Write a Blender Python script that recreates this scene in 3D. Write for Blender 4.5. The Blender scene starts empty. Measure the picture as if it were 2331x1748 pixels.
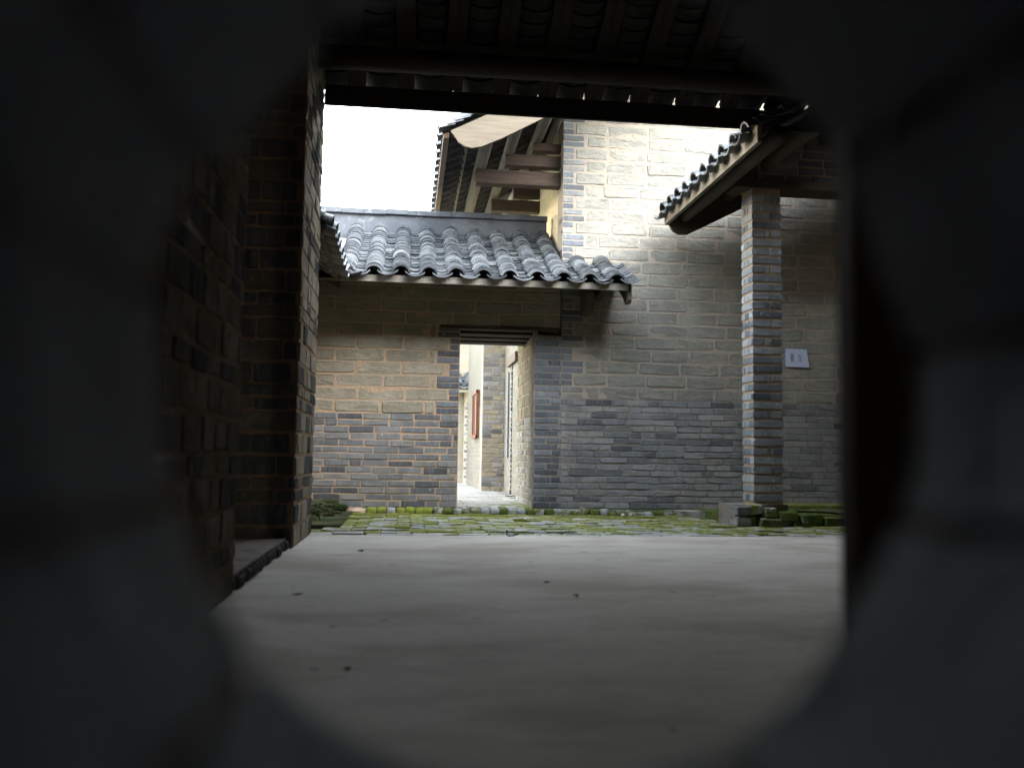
import bpy, bmesh, math, random
from mathutils import Vector, Matrix
random.seed(11)
S = bpy.context.scene
COL = S.collection
R = math.radians
PI = math.pi

# ------------------------------------------------------------------ camera
CAMZ = .626
F_PX, W_PX, H_PX = 2050.0, 2331.0, 1748.0
PITCH, YAW, ROLL = R(4.55), R(6.54), .0145
fw = Vector((math.sin(YAW)*math.cos(PITCH), math.cos(YAW)*math.cos(PITCH), math.sin(PITCH)))
r0 = Vector((math.cos(YAW), -math.sin(YAW), 0)); u0 = r0.cross(fw)
rr = math.cos(ROLL)*r0 + math.sin(ROLL)*u0
uu = -math.sin(ROLL)*r0 + math.cos(ROLL)*u0
cd = bpy.data.cameras.new('camera'); cam = bpy.data.objects.new('camera', cd); COL.objects.link(cam)
M = Matrix((rr, uu, -fw)).transposed().to_4x4(); M.translation = Vector((0, 0, CAMZ))
cam.matrix_world = M
cd.sensor_fit = 'HORIZONTAL'; cd.sensor_width = 36; cd.lens = 36*F_PX/W_PX
cd.clip_start = .02; cd.clip_end = 2000
cd.dof.use_dof = True; cd.dof.focus_distance = 10.0; cd.dof.aperture_fstop = 1.6
S.camera = cam

# ------------------------------------------------------------------ light
SUN_ELEV, SUN_AZ = R(39), R(142)      # azimuth clockwise from +Y: light from behind right of the camera
world = bpy.data.worlds.new('World'); S.world = world; world.use_nodes = True
nt = world.node_tree
for n in list(nt.nodes): nt.nodes.remove(n)
sky = nt.nodes.new('ShaderNodeTexSky'); sky.sky_type = 'NISHITA'; sky.sun_disc = False
sky.sun_elevation = SUN_ELEV; sky.sun_rotation = SUN_AZ
sky.air_density = 2.6; sky.dust_density = .15; sky.ozone_density = 1.0
bg = nt.nodes.new('ShaderNodeBackground'); bg.inputs['Strength'].default_value = .15
out = nt.nodes.new('ShaderNodeOutputWorld')
hs = nt.nodes.new('ShaderNodeHueSaturation'); hs.inputs['Saturation'].default_value = .38      # thin white overcast
nt.links.new(sky.outputs[0], hs.inputs['Color']); nt.links.new(hs.outputs[0], bg.inputs['Color']); nt.links.new(bg.outputs[0], out.inputs['Surface'])
sd = bpy.data.lights.new('sun', 'SUN'); sd.energy = .5; sd.angle = R(42); sd.color = (1, .94, .86)
so = bpy.data.objects.new('sun', sd); COL.objects.link(so)
dirv = Vector((math.sin(SUN_AZ)*math.cos(SUN_ELEV), math.cos(SUN_AZ)*math.cos(SUN_ELEV), math.sin(SUN_ELEV)))
so.rotation_euler = (-dirv).to_track_quat('-Z', 'Y').to_euler(); so.location = (0, 5, 12)
S.view_settings.view_transform = 'Standard'; S.view_settings.look = 'None'
S.view_settings.gamma = 1; S.view_settings.use_curve_mapping = False
S.view_settings.exposure = 4.2
S.render.engine = 'CYCLES'
S.cycles.use_denoising = True
S.cycles.max_bounces = 10; S.cycles.diffuse_bounces = 7
S.cycles.sample_clamp_indirect = 6

# ------------------------------------------------------------------ materials
class NB:
    def __init__(s, name):
        s.m = bpy.data.materials.new(name); s.m.use_nodes = True
        s.t = s.m.node_tree; s.bsdf = s.t.nodes['Principled BSDF']
        s.geo = s.t.nodes.new('ShaderNodeNewGeometry')
        s.oi = s.t.nodes.new('ShaderNodeObjectInfo')
        s.heights = []
    def n(s, t, **kw):
        x = s.t.nodes.new(t)
        for k, v in kw.items(): setattr(x, k, v)
        return x
    def l(s, a, b): s.t.links.new(a, b)
    def pos(s, scale=(1, 1, 1), rnd=0.0):
        mp = s.n('ShaderNodeMapping'); mp.inputs['Scale'].default_value = scale
        s.l(s.geo.outputs['Position'], mp.inputs['Vector'])
        if rnd:
            cx = s.n('ShaderNodeVectorMath', operation='SCALE'); cx.inputs[0].default_value = (rnd, rnd*1.7, rnd*.6)
            s.l(s.oi.outputs['Random'], cx.inputs['Scale']); ad = s.n('ShaderNodeVectorMath', operation='ADD')
            s.l(mp.outputs[0], ad.inputs[0]); s.l(cx.outputs[0], ad.inputs[1]); return ad.outputs[0]
        return mp.outputs[0]
    def noise(s, scale, detail=4, rough=.55, vec=None, dist=0.0):
        x = s.n('ShaderNodeTexNoise'); x.inputs['Scale'].default_value = scale; x.inputs['Detail'].default_value = detail
        x.inputs['Roughness'].default_value = rough; x.inputs['Distortion'].default_value = dist
        s.l(vec or s.geo.outputs['Position'], x.inputs['Vector']); return x.outputs['Fac']
    def ramp(s, fac, stops, interp='LINEAR'):
        x = s.n('ShaderNodeValToRGB'); cr = x.color_ramp; cr.interpolation = interp
        while len(cr.elements) < len(stops): cr.elements.new(.5)
        for e, (p, c) in zip(cr.elements, stops):
            e.position = p; e.color = (*c, 1) if len(c) == 3 else c
        s.l(fac, x.inputs['Fac']); return x.outputs['Color']
    def fac(s, fac, a, b, lo=0.0, hi=1.0):
        x = s.n('ShaderNodeMapRange'); x.inputs['From Min'].default_value = a; x.inputs['From Max'].default_value = b
        x.inputs['To Min'].default_value = lo; x.inputs['To Max'].default_value = hi
        s.l(fac, x.inputs['Value']); return x.outputs[0]
    def mix(s, fac, a, b, mode='MIX'):
        x = s.n('ShaderNodeMix', data_type='RGBA', blend_type=mode)
        for i, v in ((0, fac), (6, a), (7, b)):
            if isinstance(v, (int, float)): x.inputs[i].default_value = v
            elif isinstance(v, tuple): x.inputs[i].default_value = (*v, 1)
            else: s.l(v, x.inputs[i])
        return x.outputs[2]
    def math(s, op, a, b):
        x = s.n('ShaderNodeMath', operation=op)
        for i, v in enumerate((a, b)):
            if isinstance(v, (int, float)): x.inputs[i].default_value = v
            else: s.l(v, x.inputs[i])
        return x.outputs[0]
    def bump(s, h, strength, dist):
        b = s.n('ShaderNodeBump'); b.inputs['Strength'].default_value = strength; b.inputs['Distance'].default_value = dist
        s.l(h, b.inputs['Height'])
        if s.heights: s.l(s.heights[-1], b.inputs['Normal'])
        s.heights.append(b.outputs[0])
    def done(s, col, rough=.85, spec=.3):
        if isinstance(col, tuple): s.bsdf.inputs['Base Color'].default_value = (*col, 1)
        else: s.l(col, s.bsdf.inputs['Base Color'])
        if isinstance(rough, float): s.bsdf.inputs['Roughness'].default_value = rough
        else: s.l(rough, s.bsdf.inputs['Roughness'])
        s.bsdf.inputs['Specular IOR Level'].default_value = spec
        if s.heights: s.l(s.heights[-1], s.bsdf.inputs['Normal'])
        return s.m

def m_adobe(name, stops, rough=True):
    b = NB(name)
    c = b.ramp(b.oi.outputs['Random'], stops)
    v = b.pos(rnd=9)
    c = b.mix(b.fac(b.noise(6, 4, .6, v), .3, .75, .0, .55), c, tuple(x*.62 for x in stops[0][1]))
    c = b.mix(b.fac(b.noise(22, 3, .6, v), .58, .75, 0, .35), c, (.42, .36, .26))
    c = b.mix(b.fac(b.noise(2.2, 4, .6, b.pos((1.6, 1.6, .35))), .48, .72, 0, .38), c, (.12, .115, .105))
    c = b.mix(b.fac(b.noise(3.1, 4, .6, b.pos((.7, .7, 1.2))), .5, .7, 0, .3), c, (.36, .33, .28))
    crack = b.noise(9, 5, .7, b.pos((1, 1, 2.6), 5), .6)
    pits = b.fac(crack, .30, .38, 0, 1)
    c = b.mix(b.fac(crack, .29, .35, .55, 0), c, (.07, .06, .05))
    b.bump(b.noise(11, 5, .62, b.pos((1, 1, 1.8), 6)), .8 if rough else .25, .022)
    b.bump(pits, .6, .008)
    b.bump(b.noise(85, 3, .6, v), .45, .004)
    return b.done(c, .97, .1 if rough else .0)

def m_brick(name, stops, white=.62, whitecol=(.5, .52, .55), soot_dark=.5, gloss=.62):
    b = NB(name); v = b.pos(rnd=13)
    c = b.ramp(b.oi.outputs['Random'], stops)
    c = b.mix(b.fac(b.noise(9, 4, .65, v), .35, .8, 0, soot_dark), c, (.035, .037, .043))
    c = b.mix(b.fac(b.noise(1.9, 5, .65, b.pos((1.5, 1.5, .6))), .5, .7, 0, .45), c, (.06, .062, .066))
    streak = b.noise(14, 3, .6, b.pos((2.4, 2.4, .5), 7))
    c = b.mix(b.fac(streak, .5, .8, 0, .35), c, (.27, .28, .29))
    w = b.noise(16, 4, .7, v)
    c = b.mix(b.fac(w, white, white+.06, 0, .8), c, whitecol)
    b.bump(b.noise(26, 4, .6, v), .5, .008)
    b.bump(b.noise(140, 2, .6, v), .35, .002)
    return b.done(c, gloss, .35 if gloss < .9 else 0.0)

def m_mortar(name, a, bcol, dark, dlo=.62):
    b = NB(name)
    c = b.mix(b.fac(b.noise(2.3, 4, .6), .35, .65), a, bcol)
    c = b.mix(b.fac(b.noise(7, 5, .65), dlo, dlo+.14, 0, .7), c, dark)
    c = b.mix(b.fac(b.noise(40, 3, .6), .35, .7, 0, .25), c, tuple(x*.6 for x in a))
    b.bump(b.noise(16, 5, .65), .9, .02)
    b.bump(b.noise(120, 3, .6), .4, .003)
    return b.done(c, .95, .1)

def m_wood(name, a, bcol, axis=0, stain=(.1, .08, .06), stain_at=.62, rough=.75):
    b = NB(name); sc = [16, 16, 16]; sc[axis] = .9
    g = b.noise(3.2, 5, .6, b.pos(tuple(sc), 11), .4)
    c = b.mix(b.fac(g, .3, .7), a, bcol)
    c = b.mix(b.fac(b.noise(3.5, 4, .6, b.pos((1, 1, 1), 5)), stain_at, stain_at+.16, 0, .6), c, stain)
    c = b.mix(b.fac(b.oi.outputs['Random'], 0, 1, 0, .25), c, tuple(x*.5 for x in a))
    b.bump(g, .35, .004)
    return b.done(c, rough, .25)

def m_tile(name, soot_dark=False):
    b = NB(name); v = b.pos(rnd=17)
    if soot_dark: return b.done(b.mix(b.fac(b.noise(8, 4, .6, v), .35, .7), (.022, .021, .02), (.04, .038, .035)), .9, .1)  # near-black colour for tiles seen from below
    c = b.ramp(b.oi.outputs['Random'], [(0, (.024, .028, .036)), (.45, (.042, .048, .058)), (.75, (.075, .083, .096)), (1, (.15, .16, .172))])
    c = b.mix(b.fac(b.noise(14, 4, .65, v), .42, .75, 0, .5), c, (.17, .18, .19))
    c = b.mix(b.fac(b.noise(7, 4, .6, v), .58, .74, 0, .75), c, (.022, .025, .03))
    c = b.mix(b.fac(b.noise(2.2, 3, .5), .62, .72, 0, .35), c, (.07, .08, .06))
    b.bump(b.noise(60, 3, .6, v), .4, .002)
    return b.done(c, .42, .5)

MAT_TAN, MAT_DARK = (.43, .285, .17), (.16, .13, .1)
MAT = {}
MAT['adobe'] = m_adobe('adobe_tan', [(0, (.21, .19, .15)), (.5, (.245, .222, .175)), (1, (.28, .25, .20))])
MAT['adobe_grey'] = m_adobe('adobe_grey', [(0, (.198, .193, .176)), (.5, (.222, .216, .196)), (1, (.246, .235, .208))])
MAT['brick'] = m_brick('blue_brick', [(0, (.05, .055, .065)), (.18, (.11, .118, .13)), (.5, (.175, .18, .185)), (.75, (.215, .205, .185)), (1, (.15, .155, .17))], .66)
MAT['brick_soft'] = m_brick('weathered_brick', [(0, (.07, .076, .086)), (.12, (.155, .163, .172)), (.5, (.225, .228, .24)), (.8, (.25, .24, .225)), (1, (.19, .198, .22))], .74, soot_dark=.4, gloss=.8)
MAT['brick_quoin'] = m_brick('quoin_brick', [(0, (.045, .052, .068)), (.5, (.095, .11, .135)), (1, (.15, .165, .19))], .68, soot_dark=.45)
MAT['brick_pillar'] = m_brick('pillar_brick', [(0, (.10, .115, .14)), (.35, (.23, .25, .285)), (1, (.38, .395, .42))], .62, (.6, .62, .65), .5, .45)
MAT['ring_brick'] = m_mortar('ring_brick', (.50, .54, .62), (.58, .61, .67), (.36, .37, .40), .6)
MAT['hall_mortar'] = m_mortar('dark_mortar', (.13, .085, .055), (.10, .068, .046), (.06, .045, .035))  # set darker than the courtyard mortar
MAT['ring_mortar'] = m_mortar('ring_mortar', (.44, .35, .29), (.38, .31, .27), (.25, .21, .18))
MAT['pier_adobe'] = m_adobe('pier_adobe', [(0, (.17, .14, .10)), (.5, (.21, .175, .13)), (1, (.25, .215, .165))])
MAT['pier_mortar'] = m_mortar('pier_mortar', (.24, .155, .095), (.20, .135, .09), (.11, .085, .06))
MAT['hall_adobe'] = m_adobe('dark_adobe', [(0, (.09, .08, .062)), (.5, (.105, .092, .072)), (1, (.125, .108, .085))], False)  # darker version of the adobe, for the hall
MAT['hall_brick'] = m_brick('dark_brick', [(0, (.045, .046, .05)), (.5, (.07, .07, .07)), (1, (.09, .085, .078))], .9, gloss=.98)  # darker version of the brick, for hall wall and pier
MAT['dark_wall'] = m_mortar('dark_wall', (.09, .075, .06), (.06, .05, .042), (.04, .034, .03))  # dark colour keeps bounced light in the hall down
MAT['mortar'] = m_mortar('orange_mortar', (.39, .275, .185), (.33, .245, .175), (.19, .155, .12))
MAT['mortar_pink'] = m_mortar('faded_mortar', (.24, .205, .18), (.19, .175, .165), (.09, .085, .082), .5)
MAT['mortar_gable'] = m_mortar('gable_mortar', (.31, .262, .215), (.27, .238, .203), (.18, .16, .14))
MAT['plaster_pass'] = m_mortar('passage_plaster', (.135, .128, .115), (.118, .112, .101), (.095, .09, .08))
MAT['plaster'] = m_mortar('earth_plaster', (.56, .47, .33), (.48, .395, .27), (.36, .29, .2))
MAT['tile'] = m_tile('roof_tile_clay')
MAT['tile_old'] = m_tile('roof_tile_underside', True)
MAT['tile_black'] = m_tile('roof_tile_black', True)  # near-black so the hall tiles stay dark from below
MAT['wood_x'] = m_wood('grey_board_x', (.40, .37, .33), (.24, .215, .19), 0)
MAT['wood_y'] = m_wood('grey_board_y', (.27, .235, .19), (.16, .135, .11), 1)
MAT['wood_pale'] = m_wood('pale_board', (.125, .102, .076), (.075, .06, .045), 0, (.07, .057, .05), .6)
MAT['wood_red'] = m_wood('red_beam', (.085, .056, .043), (.04, .028, .022), 0, (.11, .055, .04), .6)
MAT['wood_dark'] = m_wood('dark_timber', (.07, .05, .036), (.035, .027, .02), 0)
MAT['wood_dark_y'] = m_wood('dark_timber_y', (.10, .08, .06), (.05, .042, .034), 1)
MAT['black_wood'] = m_wood('near_black_timber', (.03, .022, .016), (.018, .014, .011), 1)  # near-black for the hall eave timbers and doorway planks
MAT['pole'] = m_wood('purlin_pole', (.14, .122, .095), (.08, .07, .056), 1)
MAT['eave_board'] = m_wood('brown_eave_board', (.13, .085, .064), (.09, .06, .046), 1)
MAT['window_wood'] = m_wood('window_wood', (.16, .065, .035), (.10, .045, .028), 2)

b = NB('concrete'); v = b.geo.outputs['Position']
c = b.mix(b.fac(b.noise(.8, 5, .6), .3, .7), (.42, .39, .35), (.51, .485, .45))
c = b.mix(b.fac(b.noise(3.5, 5, .65, b.pos((.5, 1.3, 1))), .5, .75, 0, .55), c, (.27, .245, .21))
c = b.mix(b.fac(b.noise(1.3, 4, .6, b.pos((.6, 1.0, 1))), .48, .62, 0, .75), c, (.31, .27, .225))
c = b.mix(b.fac(b.noise(22, 4, .6), .55, .75, 0, .35), c, (.2, .18, .155))
c = b.mix(b.fac(b.noise(70, 3, .7), .6, .8, 0, .4), c, (.16, .14, .12))
c = b.mix(b.fac(b.noise(2.1, 6, .7, b.pos((1, .6, 1)), 1.2), .49, .505, 0, .0), c, (.1, .09, .08))
c = b.mix(b.fac(b.noise(9, 2, .5), .70, .73, 0, .5), c, (.09, .08, .07))
b.bump(b.noise(5, 4, .6), .3, .01); b.bump(b.noise(90, 3, .6), .3, .003)
MAT['concrete'] = b.done(c, .8, .3)

def m_moss(name, lo, hi, stone, moss=((.135, .16, .025), (.22, .235, .06)), relief=.014):
    b = NB(name); v = b.pos(rnd=4)
    st = b.ramp(b.oi.outputs['Random'], stone)
    st = b.mix(b.fac(b.noise(18, 4, .6, v), .4, .75, 0, .5), st, tuple(x*.55 for x in stone[0][1]))
    mo = b.mix(b.fac(b.noise(12, 5, .7, v), .35, .7), *moss)
    mo = b.mix(b.fac(b.noise(3, 3, .6), .5, .7, 0, .6), mo, (.17, .135, .05))
    k = b.math('ADD', b.noise(5, 5, .7), b.fac(b.oi.outputs['Random'], 0, 1, -.14, .14))
    f = b.fac(k, lo, hi)
    c = b.mix(f, st, mo)
    b.bump(b.math('MULTIPLY', b.noise(90, 3, .7), f), .9, relief)
    b.bump(b.noise(30, 3, .6, v), .4, .006)
    rg = b.n('ShaderNodeMapRange'); b.l(f, rg.inputs['Value']); rg.inputs['To Min'].default_value = .55; rg.inputs['To Max'].default_value = .95
    return b.done(c, rg.outputs[0], .35)
GREYS = [(0, (.24, .25, .255)), (.5, (.34, .355, .36)), (1, (.46, .47, .48))]
MAT['paving'] = m_moss('mossy_paving', .37, .52, GREYS)
MAT['paving_front'] = m_moss('paving_front_row', .52, .66, GREYS)
MAT['kerb'] = m_moss('mossy_kerb', .40, .56, GREYS, ((.05, .075, .012), (.13, .16, .03)), .02)
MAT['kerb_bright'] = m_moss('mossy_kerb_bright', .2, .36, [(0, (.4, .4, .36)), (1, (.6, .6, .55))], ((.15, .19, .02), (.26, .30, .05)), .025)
MAT['step'] = m_moss('mossy_step', .3, .48, [(0, (.2, .2, .19)), (1, (.3, .3, .29))], ((.055, .095, .012), (.10, .15, .02)), .025)
MAT['soil'] = m_moss('mossy_soil', .35, .6, [(0, (.1, .085, .06)), (1, (.14, .12, .085))])
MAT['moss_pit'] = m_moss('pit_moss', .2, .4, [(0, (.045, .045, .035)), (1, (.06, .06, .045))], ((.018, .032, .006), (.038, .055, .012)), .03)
b = NB('passage_tile'); c = b.ramp(b.oi.outputs['Random'], [(0, (.20, .195, .187)), (1, (.26, .252, .24))])
c = b.mix(b.fac(b.noise(7, 4, .6), .5, .75, 0, .4), c, (.19, .18, .165)); b.bump(b.noise(60, 3, .6), .3, .003)
MAT['passage_tile'] = b.done(c, .7, .35)
b = NB('ridge_plaster'); c = b.mix(b.fac(b.noise(4, 5, .65), .35, .7), (.04, .046, .06), (.08, .088, .105))
c = b.mix(b.fac(b.noise(11, 4, .65), .6, .72, 0, .6), c, (.2, .205, .21)); b.bump(b.noise(40, 3, .6), .4, .004)
MAT['ridge'] = b.done(c, .7, .3)
b = NB('leaf_green'); MAT['leaf'] = b.done(b.mix(b.fac(b.noise(20), .3, .7), (.04, .085, .015), (.10, .16, .03)), .6, .3)
b = NB('paper'); MAT['paper'] = b.done(b.mix(b.fac(b.noise(6), .3, .7, 0, .3), (.40, .45, .60), (.34, .385, .52)), .5, .4)
b = NB('ink'); MAT['ink'] = b.done((.02, .022, .03), .6, .2)
b = NB('pale_stone'); MAT['pale_stone'] = b.done(b.mix(b.fac(b.noise(30), .3, .7), (.55, .48, .40), (.42, .35, .28)), .9, .2)
b = NB('dark_twig'); MAT['twig'] = b.done((.03, .024, .018), .8, .2)
b = NB('pink_mortar'); c = b.mix(b.fac(b.noise(14), .3, .7), (.50, .38, .29), (.36, .28, .21)); b.bump(b.noise(30, 4, .6), .8, .02)
MAT['pink'] = b.done(c, .95, .1)
# walls whose bricks are too small in the photograph to pick apart
def m_wallpat(name, a, bcol, mort, bw, bh, up=True):
    b = NB(name)
    mp = b.n('ShaderNodeMapping'); mp.inputs['Rotation'].default_value = (R(90), 0, R(90)) if up else (R(90), 0, 0)
    sx = b.n('ShaderNodeSeparateXYZ'); b.l(b.geo.outputs['Position'], sx.inputs[0])
    cx = b.n('ShaderNodeCombineXYZ'); b.l(sx.outputs['Y' if up else 'X'], cx.inputs['X']); b.l(sx.outputs['Z'], cx.inputs['Y'])
    t = b.n('ShaderNodeTexBrick'); t.inputs['Scale'].default_value = 1; t.inputs['Brick Width'].default_value = bw; t.inputs['Row Height'].default_value = bh
    t.inputs['Mortar Size'].default_value = .009; t.inputs['Mortar Smooth'].default_value = .3
    t.inputs['Color1'].default_value = (*a, 1); t.inputs['Color2'].default_value = (*bcol, 1); t.inputs['Mortar'].default_value = (*mort, 1)
    b.l(cx.outputs[0], t.inputs['Vector'])
    c = b.mix(b.fac(b.noise(5, 5, .65), .4, .7, 0, .4), t.outputs['Color'], (.18, .155, .12))
    b.bump(b.math('SUBTRACT', 1, t.outputs['Fac']), .5, .01); b.bump(b.noise(20, 4, .6), .6, .012)
    return b.done(c, .9, .15)
MAT['pane'] = (lambda q: q.done((.22, .23, .25), .15, .6))(NB('window_pane'))
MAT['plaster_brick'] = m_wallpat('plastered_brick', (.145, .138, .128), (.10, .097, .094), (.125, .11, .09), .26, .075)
MAT['far_wall'] = m_wallpat('far_adobe', (.21, .195, .165), (.17, .16, .14), (.22, .185, .15), .5, .145, False)

# ------------------------------------------------------------------ object helpers
WL = {}                                            # world location of every object
def link(name, data, parent=None, loc=(0, 0, 0), rot=None, scale=None, mat=None):
    o = bpy.data.objects.new(name, data); COL.objects.link(o)
    p = WL[parent.name] if parent else Vector((0, 0, 0))
    o.parent = parent; o.location = Vector(loc) - p; WL[o.name] = Vector(loc)
    if rot: o.rotation_euler = rot
    if scale: o.scale = scale
    if mat and data:
        if not data.materials: data.materials.append(None)
        if data.materials[0] is None: data.materials[0] = MAT[mat]
        if data.materials[0] != MAT[mat]:
            o.material_slots[0].link = 'OBJECT'; o.material_slots[0].material = MAT[mat]
    return o
def thing(name, label, cat, loc=(0, 0, 0), group=None, data=None, mat=None, rot=None):
    o = link(name, data, None, loc, rot, None, mat); o['label'] = label; o['category'] = cat
    if group: o['group'] = group
    return o
def structure(o): o['kind'] = 'structure'; return o
def stuff(o): o['kind'] = 'stuff'; return o
def mesh(name, bm, smooth=False):
    me = bpy.data.meshes.new(name); bmesh.ops.recalc_face_normals(bm, faces=bm.faces[:]); bm.to_mesh(me); bm.free()
    if smooth:
        for p in me.polygons: p.use_smooth = True
    return me
def box_bm(bm, x0, x1, y0, y1, z0, z1, bev=0.0):
    g = bmesh.ops.create_cube(bm, size=1)
    for v in g['verts']:
        v.co = Vector(((x0+x1)/2+v.co.x*(x1-x0), (y0+y1)/2+v.co.y*(y1-y0), (z0+z1)/2+v.co.z*(z1-z0)))
    if bev:
        es = list({e for v in g['verts'] for e in v.link_edges})
        bmesh.ops.bevel(bm, geom=es, offset=bev, segments=1, affect='EDGES', profile=.5)
def box(name, parent, mat, x0, x1, y0, y1, z0, z1, bev=0.0):
    bm = bmesh.new(); ox, oy, oz = (x0+x1)/2, (y0+y1)/2, z0
    box_bm(bm, x0-ox, x1-ox, y0-oy, y1-oy, 0, z1-z0, bev)
    return link(name, mesh(name, bm), parent, (ox, oy, oz), mat=mat)
def poly_prism(name, parent, mat, pts, axis, a0, a1, base=None, bev=0.0):
    """pts in the plane square to axis ('y': (x,z), 'x': (y,z), 'z': (x,y)), swept from a0 to a1"""
    def P(p, a): return {'y': Vector((p[0], a, p[1])), 'x': Vector((a, p[0], p[1])), 'z': Vector((p[0], p[1], a))}[axis]
    base = Vector(base) if base else (P(pts[0], a0))
    bm = bmesh.new()
    A = [bm.verts.new(P(p, a0)-base) for p in pts]; B = [bm.verts.new(P(p, a1)-base) for p in pts]
    bm.faces.new(A); bm.faces.new(B[::-1]); n = len(pts)
    for i in range(n): bm.faces.new((A[i], B[i], B[(i+1) % n], A[(i+1) % n]))
    if bev: bmesh.ops.bevel(bm, geom=bm.edges[:], offset=bev, segments=1, affect='EDGES')
    return link(name, mesh(name, bm), parent, base, mat=mat)
def pole(name, parent, mat, p0, p1, r, seg=12, wob=.006):
    p0, p1 = Vector(p0), Vector(p1); d = (p1-p0); q = d.to_track_quat('Z', 'Y'); n = 7
    bm = bmesh.new(); rings = []
    for i in range(n):
        t = i/(n-1); c = p0.lerp(p1, t) + Vector((random.uniform(-wob, wob), 0, random.uniform(-wob, wob)))
        rings.append([bm.verts.new(c + q @ Vector((math.cos(a)*r*(1.06-.12*t), math.sin(a)*r*(1.06-.12*t), 0)) - p0) for a in [2*PI*k/seg for k in range(seg)]])
    for a, b2 in zip(rings, rings[1:]):
        for k in range(seg): bm.faces.new((a[k], a[(k+1) % seg], b2[(k+1) % seg], b2[k]))
    bm.faces.new(rings[0][::-1]); bm.faces.new(rings[-1])
    return link(name, mesh(name, bm, True), parent, p0, mat=mat)

# masonry units: rounded, slightly uneven slabs, front face at local y = 0 looking to -y
def block_mesh(w, h, rad, jit, bev, depth=.05, pts_side=3, bow=.0):
    bm = bmesh.new(); out = []
    hw, hh = w/2, h/2
    for sx, sz, a0 in ((1, 1, 0), (-1, 1, 90), (-1, -1, 180), (1, -1, 270)):
        rx = rad*random.uniform(.5, 1.5); m = 2 if pts_side < 4 else 3
        for k in range(m):
            a = R(a0 + 90*k/(m-1))
            out.append([sx*(hw-rx)+math.cos(a)*rx, sz*(hh-rx)+math.sin(a)*rx])
        # one extra point along the edge that follows
        nx, nz = {0: (-.1, hh), 90: (-hw, 0), 180: (.1, -hh), 270: (hw, 0)}[a0]
        if a0 in (0, 180): out.append([nx*w, nz])
    for p in out: p[0] += random.uniform(-jit, jit); p[1] += random.uniform(-jit, jit)
    back = [bm.verts.new((x, depth, z)) for x, z in out]
    mid = [bm.verts.new((x, bev, z)) for x, z in out]
    k1, k2 = 1-2*bev/w, 1-2*bev/h
    fr = [bm.verts.new((x*k1, random.uniform(-bow, bow), z*k2)) for x, z in out]
    n = len(out)
    for i in range(n):
        j = (i+1) % n
        bm.faces.new((back[i], back[j], mid[j], mid[i])); bm.faces.new((mid[i], mid[j], fr[j], fr[i]))
    bm.faces.new(fr)
    return mesh('masonry_unit', bm)
MESHES = {}
def unit(w, h, kind):
    key = (round(w/.02), round(h/.008), kind)
    if key not in MESHES:
        w2, h2 = key[0]*.02, key[1]*.008
        if kind == 'adobe': MESHES[key] = [block_mesh(w2, h2, .020, .0065, .0055, pts_side=4, bow=.004) for _ in range(5)]
        elif kind == 'rough': MESHES[key] = [block_mesh(w2, h2, .010, .0035, .004, bow=.003) for _ in range(5)]
        else: MESHES[key] = [block_mesh(w2, h2, .006, .0022, .003, bow=.0012) for _ in range(5)]
    return random.choice(MESHES[key])
def lay(name, parent, mat, kind, face, u, z, w, h, proud=0.0, tilt=.004):
    """face = (origin x, origin y, rotation about z); u runs along the wall"""
    ox, oy, a = face
    px = ox + math.cos(a)*u + math.sin(a)*(proud); py = oy + math.sin(a)*u - math.cos(a)*proud
    me = unit(w, h, kind)
    return link(name, me, parent, (px, py, z), (random.uniform(-tilt, tilt)*1.5, random.gauss(0, tilt*.8), a+random.uniform(-tilt, tilt)), None, mat)
def course(name, parent, mat, kind, face, u0, u1, z, h, length, gap, phase=0.0, headers=.0, proud=.0, jl=.06, mats=None, hl=None):
    """fill one course between u0 and u1"""
    u = u0 - (length+gap)*phase
    while u < u1-.02:
        L = length*random.uniform(1-jl, 1+jl)
        if random.random() < headers: L = hl or length*.5
        a, b2 = max(u, u0+gap*.5), min(u+L, u1-gap*.5)
        if b2-a > .03:
            m = random.choice(mats) if mats else mat
            lay(name, parent, m, kind, face, (a+b2)/2, z+h/2+random.uniform(-.003, .003), b2-a, h*random.uniform(.95, 1.03), proud+random.uniform(-.003, .004))
        u += L+gap

# ------------------------------------------------------------------ ground
bm = bmesh.new(); bmesh.ops.create_grid(bm, x_segments=8, y_segments=8, size=400)
structure(link('ground', mesh('ground', bm), None, (0, 0, -.12), mat='soil'))
bm = bmesh.new(); box_bm(bm, -3, 6.2, -2.6, 7.10, -.12, 0, 0)
structure(link('concrete_floor', mesh('concrete_floor', bm), None, (0, 0, 0), mat='concrete'))

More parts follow.
